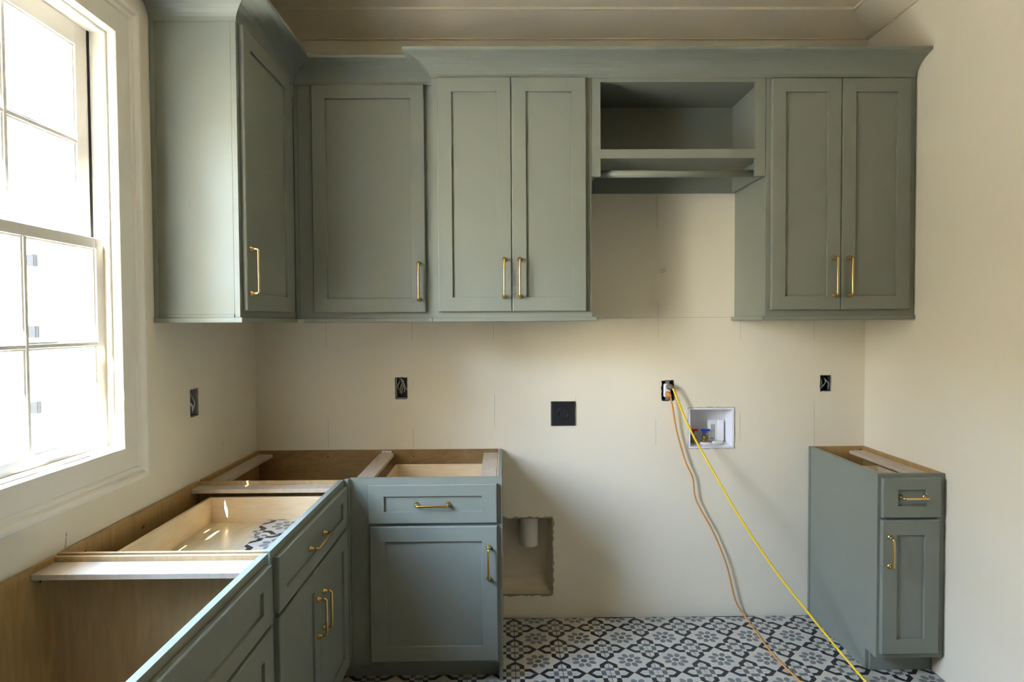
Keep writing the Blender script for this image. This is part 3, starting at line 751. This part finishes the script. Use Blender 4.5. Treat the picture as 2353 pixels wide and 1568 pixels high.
# washing machine supply box
w1 = thing('washer_box', (2.331, 0, 0.868), 'white recessed washer supply box with red and blue valves', 'plumbing box')
bm = bmesh.new(); wr_ = (2.212, 2.450, 0.868, 1.080)
add_rings(bm, [rect(PP, *wr_, 0.001, 0.001), rect(PP, *wr_, 0.0015, 0.005), rect(PP, *wr_, 0.010, 0.005), rect(PP, *wr_, 0.012, 0.0), rect(PP, *wr_, 0.024, -0.085)])
bm.verts.ensure_lookup_table(); bm.faces.new(bm.verts[16:20]); link('shell', bm, M_WBOX, w1)
ragged('cut_edge', PP, *wr_, w1, w=0.004, n=14, seed=9)
def valve(a, m, seed):
    vb = bmesh.new()
    add_tube(vb, [(a, 0.055, 0.890), (a, 0.055, 0.902), (a, 0.055, 0.915), (a, 0.055, 0.935)], [0.010, 0.010, 0.006, 0.008], 14)
    add_tube(vb, [(a, 0.055, 0.920), (a, 0.025, 0.918), (a, 0.022, 0.918)], [0.013, 0.014, 0.011], 14)
    v_ = link('valve', vb, M_BRASSD, w1, smooth=True)
    hb = bmesh.new()
    add_box(hb, a - 0.020, a + 0.028, 0.040, 0.056, 0.950, 0.961, 0.003)
    add_tube(hb, [(a - 0.002, 0.048, 0.936), (a - 0.002, 0.048, 0.951)], [0.008, 0.013], 14)
    link('handle', hb, m, v_)
valve(2.250, M_RED, 1); valve(2.312, M_BLUE, 2)
boxes('backing_plate', [(2.335, 2.385, 0.066, 0.076, 0.895, 1.005), (2.385, 2.418, 0.058, 0.076, 0.895, 1.005)], M_TAG, w1, bev=0.003)
box('recess', 2.350, 2.372, 0.064, 0.0659, 0.905, 0.982, M_TAGG, w1, bev=0)
bm = bmesh.new(); bmesh.ops.create_uvsphere(bm, u_segments=16, v_segments=8, radius=1.0, matrix=Matrix.Translation((2.378, 0.035, 0.893)) @ Matrix.Diagonal((0.030, 0.026, 0.011, 1)))
link('drain_cap', bm, M_PUTTY, w1, smooth=True)
bm = bmesh.new(); add_tube(bm, [(2.312, 0.045, 0.884), (2.312, 0.045, 0.891), (2.312, 0.045, 0.893)], [0.026, 0.024, 0.016], 18); link('valve_collar', bm, M_PUTTY, w1, smooth=True)

# dryer vent box
q1 = thing('dryer_vent_box', (1.36, 0.0, 0.114), 'beige recessed dryer vent box with a round duct beside the corner base cabinet', 'vent')
vx0, vx1, vz0, vz1 = 1.215, 1.511, 0.114, 0.514
bm = bmesh.new()
depth = 0.105; prof = []
N = 8
rows = [(vz1 - 0.001, 0.004), (vz1 - 0.001, -depth + 0.01), (vz1 - 0.006, -depth)]
rows += [(vz0 + 0.06, -depth)] + [(vz0 + 0.06 - 0.055 * math.sin(k / 6 * math.pi / 2), -depth + 0.055 * (1 - math.cos(k / 6 * math.pi / 2))) for k in range(1, 7)] + [(vz0 + 0.003, -0.004)]
vs = [[bm.verts.new(PP.p(a, z, d)) for z, d in rows] for a in (vx0 + 0.001, vx0 + 0.016, vx1 - 0.016, vx1 - 0.001)]
for i, (za, da) in enumerate(rows):
    vs[0][i].co = PP.p(vx0 + 0.001, za, max(da, -0.004) if True else da); vs[3][i].co = PP.p(vx1 - 0.001, za, max(da, -0.004))
for c_ in range(3):
    for i in range(len(rows) - 1): bm.faces.new((vs[c_][i], vs[c_][i + 1], vs[c_ + 1][i + 1], vs[c_ + 1][i]))
sh_ = link('shell', bm, M_VENT, q1)
bm = bmesh.new(); add_tube(bm, [(1.390, 0.052, vz1 - 0.004), (1.390, 0.052, 0.50), (1.390, 0.052, 0.366), (1.390, 0.052, 0.362)], [0.0505, 0.049, 0.049, 0.0505], 32, cap=False)
add_tube(bm, [(1.390, 0.052, 0.362), (1.390, 0.052, 0.370)], [0.049, 0.049], 32)
link('duct', bm, M_DUCT, q1, smooth=True)
ragged('cut_edge', PP, vx0, vx1, vz0, vz1, q1, w=0.011, n=22, seed=21, m=M_RAG)

# pencil marks left on the drywall
def mark(x0, x1, z0, z1, w=0.0009):
    bm = bmesh.new()
    d = Vector((x1 - x0, 0, z1 - z0)).normalized(); nn = Vector((-d.z, 0, d.x)) * w
    y = -0.0006
    bm.faces.new([bm.verts.new(p) for p in (Vector((x0, y, z0)) - nn, Vector((x1, y, z1)) - nn, Vector((x1, y, z1)) + nn, Vector((x0, y, z0)) + nn)])
    o = link('pencil_mark', bm, M_PENCIL, wb)
    return o
for a in ((0.361, 0.361, 1.40, 1.525), (0.366, 0.366, 0.885, 1.03), (0.798, 0.798, 1.43, 1.525), (0.800, 0.800, 0.885, 0.985), (1.213, 1.213, 1.44, 1.525), (1.216, 1.218, 0.98, 1.16), (1.633, 1.633, 1.08, 1.14),
          (1.724, 2.446, 1.5435, 1.5435), (2.052, 2.052, 2.00, 2.170), (2.058, 2.058, 1.44, 1.62), (2.045, 2.045, 0.885, 1.02), (2.481, 2.481, 1.43, 1.53), (2.480, 2.480, 0.90, 1.05),
          (2.86, 2.86, 1.42, 1.53), (2.866, 2.862, 0.88, 1.11), (0.801, 0.803, 1.20, 1.23)):
    mark(*a)
bm = bmesh.new()
ring = [Vector((2.083 + 0.020 * math.cos(t * math.pi / 12), -0.0007, 1.784 + 0.025 * math.sin(t * math.pi / 12))) for t in range(25)]
add_tube(bm, ring[:-1] + [ring[0]], 0.0005, 5)
link('pencil_circle', bm, M_PENCIL, wb)
fc = bpy.data.curves.new('pencil_number', 'FONT'); fc.body = '20'; fc.size = 0.030; fc.extrude = 0.0002; fc.align_x = 'CENTER'; fc.align_y = 'CENTER'
fo = bpy.data.objects.new('pencil_number', fc); C.objects.link(fo); fo.parent = wb
fo.location = (2.083, -0.0006, 1.784); fo.rotation_euler = (math.radians(90), math.radians(-25), 0); fc.materials.append(M_PENCIL)

# screw holes in the raw cabinet backs
def hole(nm, p, axis, parent, r=0.0035):
    bm = bmesh.new(); p = Vector(p); o = Vector(axis)
    add_tube(bm, [p, p + o * 0.0006], r, 10)
    return link(nm, bm, M_SLOT, parent)
def child(o, name):
    return [c for c in o.children if c.name.split('.')[0] == name][0]
cb = child(c1, 'back_panel')
for x, z in ((0.802, 0.842), (0.366, 0.842)): hole('screw_hole', (x, -0.0131, z), (0, -1, 0), cb)
lb = child(l1, 'back_panel')
for y, z in ((-1.060, 0.820), (-1.052, 0.822), (-1.36, 0.845)): hole('screw_hole', (0.0151, y, z), (1, 0, 0), lb)
kb = child(l2, 'back_panel')
hole('screw_hole', (0.0151, -1.545, 0.83), (1, 0, 0), kb)
rb = child(r1, 'back_panel')
hole('screw_hole', (3.098, -0.0131, 0.858), (0, -1, 0), rb)
def smudge(pts, parent, w=0.0016):
    bm = bmesh.new()
    for y, z, h in pts: add_box(bm, 0.0002, 0.0006, y - w, y + w, z - h, z + h)
    return link('dirt_mark', bm, M_RAG, parent)
smudge([(-1.418, 0.915, 0.006), (-1.420, 0.895, 0.012), (-1.424, 0.882, 0.004)], wl)
smudge([(-0.395, 0.985, 0.006)], wl)
